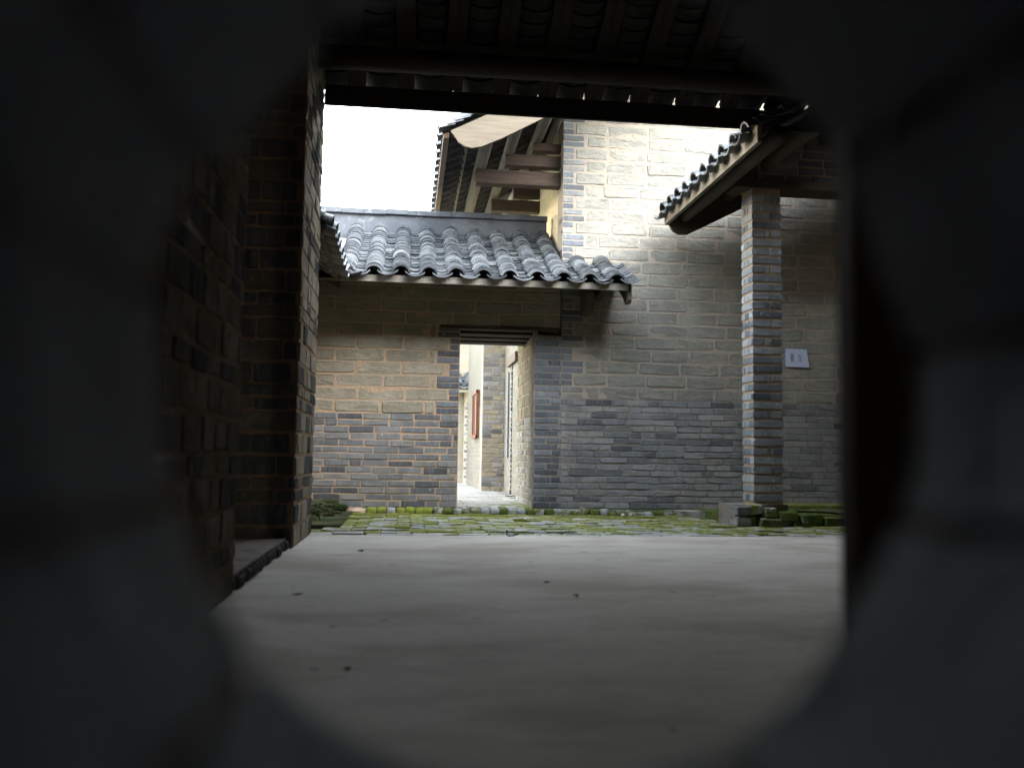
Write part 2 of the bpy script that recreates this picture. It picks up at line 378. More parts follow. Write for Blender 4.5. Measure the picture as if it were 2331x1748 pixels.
# mossy brick paving of the courtyard
pave = structure(link('courtyard_paving', None, None, (0, 8, 0)))
bm = bmesh.new(); box_bm(bm, -3, 6.2, 7.102, 9.72, -.11, -.022)
box_me = mesh('paving_bed', bm); structure(link('paving_bed', box_me, pave, (0, 0, 0), mat='soil'))
PAV = []
for _ in range(6):
    bm = bmesh.new(); box_bm(bm, -.118, .118, -.055, .055, -.05, 0, .007)
    for v in bm.verts: v.co += Vector((random.uniform(-.004, .004), random.uniform(-.004, .004), random.uniform(-.003, .003) if v.co.z > -.03 else 0))
    PAV.append(mesh('paving_brick', bm))
row, y, count, rest = 0, 7.165, 0, []
while y < 9.70:
    x = -.58 - (y > 7.3)*.0 + (row % 2)*.12 - .24*(y < 7.35)
    while x < 3.9 + .05*row:
        if not (x > 3.1 and y > 8.2):
            d = (x+random.uniform(-.006, .006), y+random.uniform(-.005, .005), random.gauss(0, .005)-.004)
            rz = random.gauss(0, .015); tl = (random.gauss(0, .02), random.gauss(0, .02), rz)
            if count < 298:
                link('paving_brick', random.choice(PAV), pave, d, tl, None, 'paving_front' if row < 2 else 'paving'); count += 1
            else: rest.append((d, rz))
        x += .25
    y += .125; row += 1
if rest:
    bm = bmesh.new()
    for d, rz in rest: box_bm(bm, d[0]-.118, d[0]+.118, d[1]-.055, d[1]+.055, -.05, d[2])
    stuff(link('paving_brick', mesh('paving_rest', bm), pave, (0, 0, 0), mat='paving'))

# raised walk along the back walls, its edge set with header bricks
walk = structure(link('walkway', None, None, (1.5, 9.85, 0)))
structure(box('walkway_bed', walk, 'step', -.60, 6.0, 9.80, 10.02, -.1, .040))
x = -.36; i = 0
KB = []
for _ in range(8):
    bm = bmesh.new(); box_bm(bm, -.046, .046, -.10, .10, -.09, 0, .012)
    for v in bm.verts: v.co += Vector((random.uniform(-.007, .007), random.uniform(-.008, .008), random.uniform(-.006, .006)))
    KB.append(mesh('kerb_brick', bm, True))
while x < 3.0:
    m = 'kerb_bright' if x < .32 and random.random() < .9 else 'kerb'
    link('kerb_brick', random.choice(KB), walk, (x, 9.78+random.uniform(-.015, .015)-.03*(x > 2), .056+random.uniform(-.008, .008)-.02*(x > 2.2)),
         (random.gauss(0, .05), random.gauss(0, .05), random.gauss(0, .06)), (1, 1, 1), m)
    x += .1; i += 1

# ------------------------------------------------------------------ roof tiles
def arc_tile(L, chord, half, th, up=True, seg=9, taper=.0):
    rad = chord/2/math.sin(half); bm = bmesh.new(); rows = []
    for yy, k in ((0, 1+taper), (L, 1-taper)):
        o_, i_ = [], []
        for s_ in range(seg+1):
            a = -half + 2*half*s_/seg
            for lst, rd in ((o_, rad), (i_, rad-th)):
                x_, z_ = math.sin(a)*rd*k, (math.cos(a)*rd - rad*math.cos(half))*k
                lst.append(bm.verts.new((x_, yy+random.uniform(-.002, .002), z_ if up else -z_)))
        rows.append((o_, i_))
    (o0, i0), (o1, i1) = rows
    for s_ in range(seg):
        for q in ((o0[s_], o0[s_+1], o1[s_+1], o1[s_]), (i0[s_+1], i0[s_], i1[s_], i1[s_+1]),
                  (o0[s_+1], o0[s_], i0[s_], i0[s_+1]), (o1[s_], o1[s_+1], i1[s_+1], i1[s_])): bm.faces.new(q)
    for e in (0, -1): bm.faces.new((o0[e], o1[e], i1[e], i0[e]))
    me = mesh('tile', bm)
    for p in me.polygons: p.use_smooth = True
    bm2 = bmesh.new(); bm2.from_mesh(me)
    for e in bm2.edges:
        if len(e.link_faces) == 2 and e.calc_face_angle(0) > .7: e.smooth = False
    bm2.to_mesh(me); bm2.free(); return me
COVER = [arc_tile(.165, .185*random.uniform(.96, 1.04), R(76), .018) for _ in range(6)]
PAN = [arc_tile(.19, .215*random.uniform(.97, 1.03), R(44), .013, False) for _ in range(6)]
COVERW = [arc_tile(.17, .25*random.uniform(.97, 1.03), R(58), .013) for _ in range(6)]
PANW = [arc_tile(.20, .26*random.uniform(.97, 1.03), R(40), .013, False) for _ in range(6)]

def tile_column(parent, P, slope, rz, n, expo, kind, jit=1.0, lift=0.0, mat='tile', curve=0.0):
    """P = point at the eave on the deck plane; tiles climb along local +y turned by rz"""
    th = math.atan(slope+curve*.9); up = Vector((-math.sin(rz), math.cos(rz), 0))
    meshes = {'cover_tile': COVER, 'pan_tile': PAN, 'wide_pan_tile': PANW, 'wide_cover_tile': COVERW}[kind]
    name = 'pan_tile' if 'pan' in kind else 'cover_tile'
    side = Vector((math.cos(rz), math.sin(rz), 0))
    drift = 0
    for i in range(n):
        drift = drift*.7 + random.gauss(0, .0022)*jit
        t0 = i*expo*math.cos(th); t = t0 + random.uniform(-.008, .008)*jit
        tilt = math.atan(slope+2*curve*t0) - math.asin(min(.9, .015/expo))
        q = Vector(P) + up*t + side*drift + Vector((0, 0, slope*t0 + curve*t0*t0 + lift + random.uniform(-.003, .003)*jit + (random.random() < .18)*.007*jit))
        link(name, random.choice(meshes), parent, q, (tilt+random.gauss(0, .014)*jit, random.gauss(0, .018)*jit, rz+random.gauss(0, .022)*jit), None, mat)

# ------------------------------------------------------------------ gatehouse with the doorway
gate = thing('gatehouse', 'low tan adobe and dark brick gatehouse with an open doorway and a grey tiled roof', 'gatehouse', (.7, 10, 0))
def slab(name, parent, mat, x0, x1, y0, y1, z0, z1): return box(name, parent, mat, x0, x1, y0, y1, z0, z1)
FY = (0, 10.0, 0.0)                                   # the front face looks to the camera: rotation 0, front -y
gw = box('door_wall', gate, 'mortar', -2.2, .556, 10.005, 10.40, 0, 2.715)
lintel_top = 2.075
box('wall_over_door', gate, 'mortar', .556, 1.69, 10.0055, 10.40, lintel_top, 2.715)
rp = box('door_pier', gate, 'mortar_pink', 1.392, 1.7035, 10.005, 10.40, 0, 1.985)
# lower brick courses
z = .046; ci = 0
while z < 1.06:
    course('brick', gw, 'brick', 'brick', FY, -1.45, .556, z+.006, .0615, .262, .017, phase=(ci % 2)*.5+random.uniform(-.08, .08), headers=.06, hl=.12)
    z += .0735; ci += 1
z0b = z
# adobe above, quoin bricks at the door
rowi = 0
while z < 2.66:
    h = .1415; door = z < 2.0
    u1 = (.43 if rowi % 2 else .29) if door else 1.69
    course('adobe_block', gw if door else gw, 'adobe', 'adobe', FY, -1.5, u1, z+.007, h-.016, .490, .020, phase=(.15 if rowi % 2 else .62), jl=.05)
    if door:
        for k in range(2):
            course('brick', gw, 'brick_quoin', 'brick', FY, u1+.012, .556, z+.006+k*.0705, .058, .25, .014, phase=0)
    z += h; rowi += 1
# pier to the right of the door
z = .052; ci = 0
while z < 1.93:
    if ci % 2: course('brick', rp, 'brick_quoin', 'brick', FY, 1.40, 1.702, z, .0575, .28, .014)
    else:
        course('brick', rp, 'brick_quoin', 'brick', FY, 1.40, 1.702, z, .0575, .14 if ci % 4 else .19, .014)
    z += .0725; ci += 1
# jamb face of the passage, looking to -x
JX = 1.392
jamb = box('jamb_wall', gate, 'mortar_gable', JX+.006, 1.69, 10.402, 11.52, 0, 2.5)
FJ = (JX, 11.52, R(-90))                             # u runs towards the camera
z = .046; ci = 0
while z < 1.06:
    course('brick', jamb, 'brick_soft', 'rough', FJ, 0, 1.50, z+.005, .06, .20, .014, phase=(ci % 2)*.5, headers=.35, mats=['brick_soft', 'adobe_grey'])
    z += .0735; ci += 1
ci = 0
while z < 2.02:
    course('adobe_block', jamb, 'adobe', 'rough', FJ, 0, 1.50, z+.008, .12, .16, .016, phase=(ci % 2)*.5, jl=.2)
    z += .1415; ci += 1
box('wall', gate, 'mortar', -2.2, .50, 11.2, 11.52, 0, 2.6)
# lintel planks stepping down into the doorway
lint = box('lintel', gate, 'wood_red', .33, 1.69, 9.985, 10.14, 2.032, 2.068, .004)
box('plank', lint, 'black_wood', .53, 1.42, 10.145, 10.40, 2.00, 2.06, .004)  # dark colour stops the plank edges looking lit
box('plank', lint, 'black_wood', .53, 1.42, 10.41, 10.66, 1.985, 2.05, .004)
box('plank', lint, 'black_wood', .53, 1.392, 10.67, 10.92, 1.97, 2.04, .004)
# roof
SL, CV, EY = .42, .060, 9.2
EAVE = Vector((0, 9.02, 2.385))
def gz(y):
    t = (y if y < 10.85 else 21.7-y) - EY
    return 2.478 + SL*t + CV*t*t
roof = link('roof', None, gate, (.7, 10.85, 3.3))
deck = poly_prism('roof_deck', roof, 'wood_x', [(y, gz(y)-.11) for y in (9.34, 9.6, 10, 10.4, 10.85, 11.3, 11.8, 12.6)] + [(y, gz(y)-.14) for y in (12.6, 11.8, 11.3, 10.85, 10.4, 10, 9.6, 9.34)], 'x', -2.2, 1.695)
poly_prism('roof_deck', roof, 'wood_y', [(9.34, gz(9.34)-.10), (9.6, gz(9.6)-.11), (9.99, gz(9.99)-.11), (9.99, gz(9.99)-.14), (9.6, gz(9.6)-.14), (9.34, gz(9.34)-.13)], 'x', 1.70, 2.29)
PITCHX = .282
xs = [-.67+PITCHX*k for k in range(11)]
for k, x in enumerate(xs):
    n = 23 if x < 1.62 else 11
    tile_column(roof, (x, EY, 2.49), SL, 0, n, .081, 'cover_tile', curve=CV)
    tile_column(roof, (x+PITCHX/2, EY-.03, 2.482), SL, 0, n, .081, 'pan_tile', curve=CV)
# loose end tile over the verge
fb = box('fascia_board', roof, 'wood_x', -.775, 2.335, 9.29, 9.325, 2.397, 2.472, .003)
poly_prism('bargeboard', roof, 'wood_dark_y', [(9.285, 2.472), (9.285, 2.30), (9.31, 2.268), (9.42, 2.268), (9.58, 2.40), (9.98, 2.58), (9.98, 2.78)], 'x', 2.295, 2.334)
# ridge: plastered band with a cap of bricks
box('ridge_band', roof, 'ridge', -2.2, 1.64, 10.80, 10.92, 3.20, 3.50, .004)
x = -1.9
while x < 1.62:
    w = min(.262, 1.645-x)
    bm = bmesh.new(); box_bm(bm, -w/2-.001, w/2+.001, -.09, .09, 0, .066, .006)
    link('ridge_brick', mesh('ridge_brick', bm), roof, (x+w/2, 10.855+random.uniform(-.006, .006), 3.503+random.uniform(-.004, .004)), (0, random.gauss(0, .006), random.gauss(0, .01)), None, 'ridge')
    x += .263
# bracket arms under the eave
for xx, y0, z0, z1 in ((1.955, 9.62, 2.22, 2.55), (2.10, 9.55, 2.40, 2.56)):
    poly_prism('bracket', roof, 'wood_dark_y', [(9.99, z0), (9.99, z1), (y0, z1-.06), (y0-.02, z1-.13), (y0+.05, z0+.02)], 'x', xx-.045, xx+.045)
for xx in (-.5, .1, .7, 1.3): pole('rafter', roof, 'wood_dark_y', (xx, 9.36, 2.45), (xx, 10.0, 2.72), .03)

# ------------------------------------------------------------------ tall gable house
house = thing('gable_house', 'tall adobe gable house with dark brick base, brick corner quoin and deep wooden eave', 'house', (4, 10, 0))
GS = .51
def hz(x): return 3.86 + GS*(x-.355)                 # underside of the roof plane
gable = poly_prism('gable_wall', house, 'mortar_gable', [(1.704, 0), (1.704, hz(1.704)-.02), (4.6, hz(4.6)-.02), (7.4, hz(1.8)), (7.4, 0)], 'y', 10.0045, 10.35)
box('wall_base', gable, 'mortar_pink', 1.704, 5.6, 10.0015, 10.004, .03, 1.285)
FG = (0, 10.0, 0.0)
z = .046; ci = 0
XR = 5.35
low_mats = ['brick_soft']*6 + ['brick']*2
while z < 1.27:
    dark = ci
    course('brick', gable, 'brick_soft', 'rough', FG, 1.70, XR, z+.005, .0605, .275, .013, phase=random.random(), headers=.12, jl=.12, hl=.13, mats=low_mats, proud=.0045)
    z += .0722; ci += 1
rowi = 0
while z < 4.78:
    h = .1455; q = z < 4.50
    u0 = (1.96 if rowi % 2 == 0 else 1.83) if q else 1.72
    course('adobe_block', gable, 'adobe_grey', 'adobe', FG, u0+.01, XR if z < 4.0 else 4.5, z+.009, h-.020, .438, .024, phase=(.1 if rowi % 2 else .55)+random.uniform(-.06, .06), jl=.07, mats=['adobe_grey'])
    if q:
        for k in range(2):
            course('brick', gable, 'brick_quoin' if random.random() < .6 else 'brick', 'brick', FG, 1.704, u0, z+.008+k*.0725, .057, .25, .012)
    z += h; rowi += 1
# side wall of the gable house with rough earth plaster
side = poly_prism('side_wall', house, 'plaster', [(10.0085, 2.0), (10.0085, hz(1.704)-.03), (16, hz(1.704)-.03), (16, 2.0)], 'x', 1.712, 2.05)
FSd = (1.706, 10.35, R(-90))
z = 2.95; ci = 0
while z < 4.42:
    course('brick', side, 'brick_quoin', 'brick', FSd, .35-(.25 if ci % 4 < 2 else .13), .349, z, .057, .25, .012); z += .0727; ci += 1
hroof = link('roof', None, house, (2, 11, 4.4))
poly_prism('roof_deck', hroof, 'wood_dark', [(1.2, hz(1.2)+.12), (4.6, hz(4.6)+.12), (8.2, hz(1.0)+.12), (8.2, hz(1.0)+.09), (4.6, hz(4.6)+.09), (1.2, hz(1.2)+.09)], 'y', 9.05, 16.5)
yb = 8.86; k = 0
while yb < 14.2:
    n = 14 if yb < 12.6 else 8
    tile_column(hroof, (.27, yb+.13, hz(.27)+.055), GS, R(-90), n, .105, 'pan_tile', .6, mat='tile_old')
    tile_column(hroof, (.24, yb, hz(.24)+.075), GS, R(-90), 14 if k == 0 else 3, .085, 'cover_tile', .7)
    yb += .255; k += 1
yy = 8.9
while yy < 14.2:
    box('eave_board', hroof, 'eave_board', .285, .345, yy, yy+.395, hz(.3)-.02, hz(.3)+.045, .003); yy += .40
for xx, rr_ in ((.56, .018),): pole('batten', hroof, 'pole', (xx, 8.95, hz(xx)-.005), (xx, 14.4, hz(xx)-.005), rr_, 8, .002)
for xx, rad in ((.77, .068), (1.10, .062), (1.43, .062), (1.62, .05)):
    pole('purlin', hroof, 'pole', (xx, 8.87, hz(xx)-rad-.012), (xx, 14.5, hz(xx)-rad-.012), rad, 12, .006)
for xx in (2.2, 2.9, 3.6): pole('purlin', hroof, 'pole', (xx, 8.87, hz(xx)-.08), (xx, 9.99, hz(xx)-.08), .06)
# pale curved bargeboard
pts = [(.355, 3.855), (.40, 3.80), (.44, 3.745), (.50, 3.705), (.57, 3.69), (.66, 3.708), (.76, 3.755), (.86, 3.80), (1.33, 4.062), (2.6, 4.71), (2.6, 4.99), (.757, 4.062)]
poly_prism('bargeboard', hroof, 'wood_pale', pts, 'y', 8.795, 8.83)
# stepped bracket beams under the purlins
box('bracket_beam', house, 'wood_red', .705, 1.715, 10.16, 10.30, 3.755, 3.925, .008)
box('bracket_beam', house, 'wood_red', 1.05, 1.715, 10.17, 10.30, 3.985, 4.125, .008)
box('bracket_beam', house, 'wood_red', 1.375, 1.715, 10.18, 10.30, 4.18, 4.275, .006)
box('bracket_beam', house, 'wood_dark', 1.05, 1.715, 11.9, 12.03, 3.92, 4.08, .006)
box('bracket_beam', house, 'wood_dark', 1.35, 1.715, 11.9, 12.03, 4.13, 4.25, .006)

# paper sign on the gable wall
sx, sz = 4.478, 1.806
sign = thing('paper_sign', 'pale paper sign with two black characters on the wall beside the brick pillar', 'sign', (sx, 9.978, sz), rot=(R(-4), R(1.2), 0))
bm = bmesh.new()
vs = [(-.14, -.107), (.147, -.105), (.122, .107), (-.138, .105)]
f0 = [bm.verts.new((x, -.0015, z)) for x, z in vs]; f1 = [bm.verts.new((x, .0015, z)) for x, z in vs]
bm.faces.new(f0); bm.faces.new(f1[::-1])
for i in range(4): bm.faces.new((f0[i], f1[i], f1[(i+1) % 4], f0[(i+1) % 4]))
link('sheet', mesh('sheet', bm), sign, (sx, 9.978, sz), mat='paper')
TING = [[(18, 92), (88, 92)], [(22, 92), (22, 45), (16, 6)], [(30, 66), (94, 66)], [(62, 66), (62, 12), (50, 4)]]
CAN = [[(28, 99), (14, 86)], [(20, 92), (46, 92), (24, 68)], [(24, 84), (36, 80)], [(18, 76), (30, 72)], [(54, 94), (84, 94), (56, 68)], [(58, 86), (84, 70)],
       [(50, 70), (6, 44)], [(50, 70), (96, 44)], [(50, 60), (54, 54)], [(30, 48), (72, 48)], [(30, 48), (30, 4), (44, 12)], [(72, 48), (72, 24)], [(30, 37), (72, 37)], [(30, 25), (72, 25)], [(76, 22), (60, 12)], [(48, 25), (90, 2)]]
for nm, chars, ox, sw in (('character', CAN, -.085, .052), ('character', TING, .012, .052)):
    bm = bmesh.new()
    for st in chars:
        for (x0, y0), (x1, y1) in zip(st, st[1:]):
            a = Vector((ox+x0/100*sw, -.0022, -.05+y0/100*.10)); c_ = Vector((ox+x1/100*sw, -.0022, -.05+y1/100*.10))
            d = (c_-a).normalized(); w = .0028 if abs(d.z) > abs(d.x) else .0019; nn = Vector((-d.z, 0, d.x))*w
            a -= d*.0012; c_ += d*.0012
            off = Vector((0, -random.uniform(0, .0003), 0))
            bm.faces.new([bm.verts.new(p+off) for p in (a-nn, c_-nn, c_+nn, a+nn)])
    link(nm, mesh(nm, bm), sign, (sx, 9.978, sz), mat='ink')

# ------------------------------------------------------------------ porch on the right: pillar, roof, mossy step
porch = thing('porch', 'open porch on a brick pillar with wave edged tiled eave and mossy raised floor', 'porch', (3.3, 7.9, 0))
K = 8.4/7.8
def kz(z): return (z-CAMZ)*K+CAMZ
PX0, PX1, PY0, PY1 = 3.085*K, 3.362*K, 7.80*K, 8.07*K
pil = box('brick_pillar', porch, 'mortar', PX0+.006, PX1-.006, PY0+.006, PY1-.006, .19, 3.30)
FP, FPs = (0, PY0, 0.0), (PX0, PY1, R(-90))
z = .222; ci = 0
while z < 3.2:
    h = .068
    sets = [[(PX0, PX1)], [(PX0, PX0+.113), (PX0+.129, PX0+.174), (PX0+.19, PX1)]] if ci % 4 < 3 else [[(PX0, PX1)], [(PX0, PX0+.172), (PX0+.188, PX1)]]
    for a, b2 in sets[ci % 2]: lay('brick', pil, 'brick_pillar', 'brick', FP, (a+b2)/2, z+h/2, b2-a, h, random.uniform(0, .003))
    s2 = [[(0, .08), (.096, .172), (.188, .29)], [(0, .29)]] if random.random() < .8 else [[(0, .14), (.156, .29)], [(0, .29)]]
    for a, b2 in s2[ci % 2]: lay('brick', pil, 'brick_pillar', 'brick', FPs, (a+b2)/2, z+h/2, b2-a, h, random.uniform(0, .003))
    z += .0892; ci += 1
# floor of the porch, its edge of mossy stones
floor = poly_prism('porch_floor', porch, 'step', [(3.21, 8.40), (3.36, 8.33), (3.77, 8.25), (4.74, 8.21), (6.0, 8.21), (6.0, 9.995), (3.21, 9.995)], 'z', -.08, .06, base=(3, 8, 0))
poly_prism('pillar_base', porch, 'mortar_pink', [(2.88*K, 7.72*K), (3.02*K, 7.72*K), (3.42*K, 7.84*K), (3.42*K, 8.14*K), (2.88*K, 8.14*K)], 'z', -.08, kz(.222), base=(3, 7.9, 0))
def stone(x, y, z, w, h, rz, mat='step', d=.2, jit=.012, parent=None):
    x, y, z, w, h = x*K, y*K, kz(z), w*K, h*K
    bm = bmesh.new(); box_bm(bm, -w/2, w/2, 0, d, -h/2, h/2, .014)
    for v in bm.verts: v.co += Vector((random.uniform(-jit, jit)*.6, random.uniform(-jit, jit), random.uniform(-jit, jit)*.5))
    return link('stone', mesh('stone', bm), parent or porch, (x, y, z), (random.gauss(0, .03), random.gauss(0, .03), rz), None, mat)
stone(2.952, 7.68, .172, .145, .088, 0, 'brick_soft', jit=.003); stone(2.952, 7.685, .077, .145, .088, 0, 'brick_soft', jit=.003)
stone(3.065, 7.68, .185, .115, .085, .05, 'paving_front')
stone(3.03, 7.69, .07, .08, .12, .0); stone(3.195, 7.67, .155, .12, .095, -.02); stone(3.35, 7.655, .125, .18, .09, -.05)
stone(3.225, 7.655, .055, .27, .105, .0); stone(3.555, 7.63, .105, .19, .10, -.03); stone(3.79, 7.61, .085, .26, .085, -.02); stone(4.08, 7.6, .075, .28, .07, .0)
stone(3.50, 7.63, .035, .22, .07, .0)
# sloping slabs on top of the step
for x0, x1, y0, y1, za, zb in ((3.12, 3.5, 7.74, 8.05, .205, .15), (3.5, 3.9, 7.70, 8.02, .15, .13), (3.9, 4.5, 7.68, 8.0, .13, .12), (3.42, 4.0, 8.06, 8.6, .16, .14), (4.02, 4.8, 8.05, 8.7, .14, .13)):
    x0, x1, y0, y1, za, zb = x0*K, x1*K, y0*K, y1*K, kz(za), kz(zb)
    bm = bmesh.new(); box_bm(bm, x0, x1, y0, y1, .02, .075, .0)
    for v in bm.verts:
        if v.co.z > .05: v.co.z = (za if v.co.x < (x0+x1)/2 else zb) + random.uniform(-.006, .006)
    for v in bm.verts: v.co -= Vector((x0, y0, 0))
    link('floor_slab', mesh('floor_slab', bm), porch, (x0, y0, 0), mat=random.choice(['paving', 'paving_front', 'step']))
box('floor_slab', porch, 'paving', 3.7, 6.0, 9.4, 9.992, .03, .132)
box('floor_slab', porch, 'kerb', 2.95, 3.69, 9.5, 9.79, -.05, .055)
proof = link('roof', None, porch, (3.5, 8.4, 3.3))
PS = .50
def pz(x): return 3.30 + PS*(x-2.80)
poly_prism('roof_deck', proof, 'wood_dark', [(2.83, pz(2.83)+.03), (5.9, pz(5.9)+.03), (5.9, pz(5.9)), (2.83, pz(2.83))], 'y', 7.0, 9.63)
poly_prism('fascia_board', proof, 'wood_y', [(2.80, 3.225), (2.80, 3.40), (2.84, 3.40), (2.84, 3.225)], 'x' if False else 'y', 6.95, 9.66)
yb = 7.02
while yb < 9.7:
    tile_column(proof, (2.72, yb, pz(2.72)+.085), PS, R(-90), 6, .085, 'cover_tile', .8)
    tile_column(proof, (2.69, yb+.135, pz(2.69)+.065), PS, R(-90), 6, .085, 'pan_tile', .8)
    yb += .272
pts = [(2.80, 3.30), (2.83, 3.23), (2.88, 3.15), (2.95, 3.11), (3.05, 3.115), (3.2, 3.19), (4.2, 3.71), (4.2, 4.0), (2.86, 3.33)]
poly_prism('bargeboard', proof, 'wood_dark', pts, 'y', 9.60, 9.635)
for xx in (3.02, 3.5, 4.1): pole('purlin', proof, 'wood_dark_y', (xx, 6.98, pz(xx)-.09), (xx, 9.59, pz(xx)-.09), .07)
tb = box('tie_beam', porch, 'wood_dark', 3.15, 5.9, 8.39, 8.68, 3.302, 3.386, .006)
infill = poly_prism('gable_infill', porch, 'mortar', [(3.42, 3.388), (3.42, pz(3.42)-.03), (5.9, pz(5.9)-.03), (5.9, 3.388)], 'y', 8.46, 8.64)
FI = (0, 8.452, 0); z = 3.395; ci = 0
while z < 4.3:
    course('brick', infill, 'brick_quoin', 'brick', FI, max(3.43, 2.8+(z+.12-3.30)/PS), 5.2, z, .064, .26, .016, phase=(ci % 2)*.5); z += .082; ci += 1
stone(3.14, 7.85, 3.16, .16, .10, .1, 'adobe')
structure(box('wall', porch, 'mortar', 5.9, 6.2, 6.5, 10, 0, 4.9))

# ------------------------------------------------------------------ side building on the left, mostly behind the pier
left = thing('side_building', 'low tiled side building whose stepped eave shows past the left brick pier', 'building', (-1.6, 8.3, 0))
box('side_wall', left, 'mortar', -1.75, -1.35, 7.25, 10.0, 0, 2.75)
lroof = link('roof', None, left, (-1.4, 8.3, 2.6))
def lz(x): return 2.47 + .5*(-.74-x)
poly_prism('roof_deck', lroof, 'wood_dark', [(-.78, lz(-.78)-.02), (-2.6, lz(-2.6)-.02), (-2.6, lz(-2.6)-.05), (-.78, lz(-.78)-.05)], 'y', 7.2, 10.2)
poly_prism('fascia_board', lroof, 'wood_pale', [(-.765, 2.385), (-.765, 2.49), (-.735, 2.49), (-.735, 2.385)], 'y', 7.2, 9.28)
yb = 7.22
while yb < 9.25:
    tile_column(lroof, (-.64, yb, lz(-.64)+.035), .5, R(90), 8, .08, 'cover_tile', .8)
    tile_column(lroof, (-.62, yb+.137, lz(-.62)+.01), .5, R(90), 8, .08, 'pan_tile', .8)
    yb += .274
# valley gutter tile where the two eaves meet
poly_prism('valley_board', lroof, 'ridge', [(-.86, 2.52), (-.74, 2.45), (-.60, 2.43), (-.50, 2.46), (-.50, 2.47), (-.60, 2.442), (-.74, 2.462), (-.86, 2.53)], 'y', 9.10, 9.40)

# ------------------------------------------------------------------ hall the camera stands in
hall = thing('hall', 'dark open hall with rough adobe left wall, brick pier and raftered eave framing the courtyard', 'hall', (0, 4, 0))
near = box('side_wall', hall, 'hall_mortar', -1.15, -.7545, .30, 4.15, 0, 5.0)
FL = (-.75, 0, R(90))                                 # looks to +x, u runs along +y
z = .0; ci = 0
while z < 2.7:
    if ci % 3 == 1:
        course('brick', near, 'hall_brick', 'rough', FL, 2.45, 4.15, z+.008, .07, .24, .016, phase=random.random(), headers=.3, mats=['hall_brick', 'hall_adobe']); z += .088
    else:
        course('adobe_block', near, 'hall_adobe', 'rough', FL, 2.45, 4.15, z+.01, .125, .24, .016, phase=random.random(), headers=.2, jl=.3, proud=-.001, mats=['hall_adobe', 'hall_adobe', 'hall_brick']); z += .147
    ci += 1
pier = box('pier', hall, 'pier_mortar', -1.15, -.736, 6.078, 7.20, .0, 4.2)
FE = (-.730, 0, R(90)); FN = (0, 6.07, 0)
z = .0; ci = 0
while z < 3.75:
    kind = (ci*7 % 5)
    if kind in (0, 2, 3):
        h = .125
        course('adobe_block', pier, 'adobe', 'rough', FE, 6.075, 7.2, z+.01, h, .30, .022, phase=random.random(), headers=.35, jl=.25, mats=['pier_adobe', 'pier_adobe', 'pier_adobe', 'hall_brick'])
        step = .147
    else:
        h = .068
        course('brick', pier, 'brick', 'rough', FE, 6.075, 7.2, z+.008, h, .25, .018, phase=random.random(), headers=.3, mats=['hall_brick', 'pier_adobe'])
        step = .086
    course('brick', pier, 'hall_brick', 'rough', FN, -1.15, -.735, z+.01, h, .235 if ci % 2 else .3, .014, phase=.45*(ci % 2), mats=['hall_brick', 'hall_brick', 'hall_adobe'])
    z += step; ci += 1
th = box('threshold', hall, 'mortar_pink', -1.6, -.775, 4.152, 6.076, 0, .07)
y = 4.2
while y < 6.05:
    bm = bmesh.new(); box_bm(bm, -.03, .02, -.05, .05, 0, .062, .012)
    link('edge_brick', mesh('edge_brick', bm), th, (-.765+random.uniform(-.012, .012), y, 0), (0, 0, random.gauss(0, .05)), None, 'hall_brick'); y += .125
structure(box('wall', hall, 'dark_wall', -2.6, -1.7, .3, 7.2, 0, 5.0))
structure(box('wall', hall, 'dark_wall', 5.6, 5.9, .3, 7.0, 0, 5.5))
HS = .466
def rz_(y): return 3.60 + HS*(7.20-y)
hr = link('roof', None, hall, (1.5, 6.6, 3.8))
poly_prism('roof_deck', hr, 'wood_dark', [(6.35, rz_(6.35)+.09), (3.8, rz_(3.8)+.09), (.2, rz_(7.4)+.09), (.2, rz_(7.4)+.14), (3.8, rz_(3.8)+.14), (6.35, rz_(6.35)+.14)], 'x', -2.6, 5.9)
x = -.86
while x < 4.6:
    for dx in (-.0365, .0365):
        bm = bmesh.new(); box_bm(bm, -.0363, .0363, 0, 1.75, -.05, 0, .004)
        link('rafter', mesh('rafter', bm), hr, (x+dx, 7.17, rz_(7.17)+.004), (math.atan(HS), 0, R(180)), None, 'black_wood')
    tile_column(hr, (x+.193, 7.27, rz_(7.27)+.055), HS, R(180), 13, .115, 'wide_pan_tile', .5, mat='tile_black')
    tile_column(hr, (x, 7.25, rz_(7.25)+.06), HS, R(180), 13, .10, 'wide_cover_tile', .6, mat='tile_black')
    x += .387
box('fascia_board', hr, 'black_wood', -.728, 5.59, 7.16, 7.19, 3.415, 3.585, .004)
pole('purlin', hr, 'black_wood', (-.74, 6.72, 3.62), (5.59, 6.72, 3.62), .085)
# dark plank door leaf standing close by on the right
door = thing('plank_door', 'black plank door leaf standing ajar close by on the right', 'door', (.85, 1.03, 0))
box('door_stile', door, 'wood_dark', .520, .595, 1.0, 1.045, .01, 2.2, .004)
for k in range(4):
    box('plank', door, 'wood_dark', .598+k*.17, .598+k*.17+.166, 1.015, 1.045, .01, 2.2, .003)
for zz in (.3, 1.1, 1.9): box('door_rail', door, 'wood_dark', .60, 1.27, .995, 1.013, zz, zz+.09, .003)

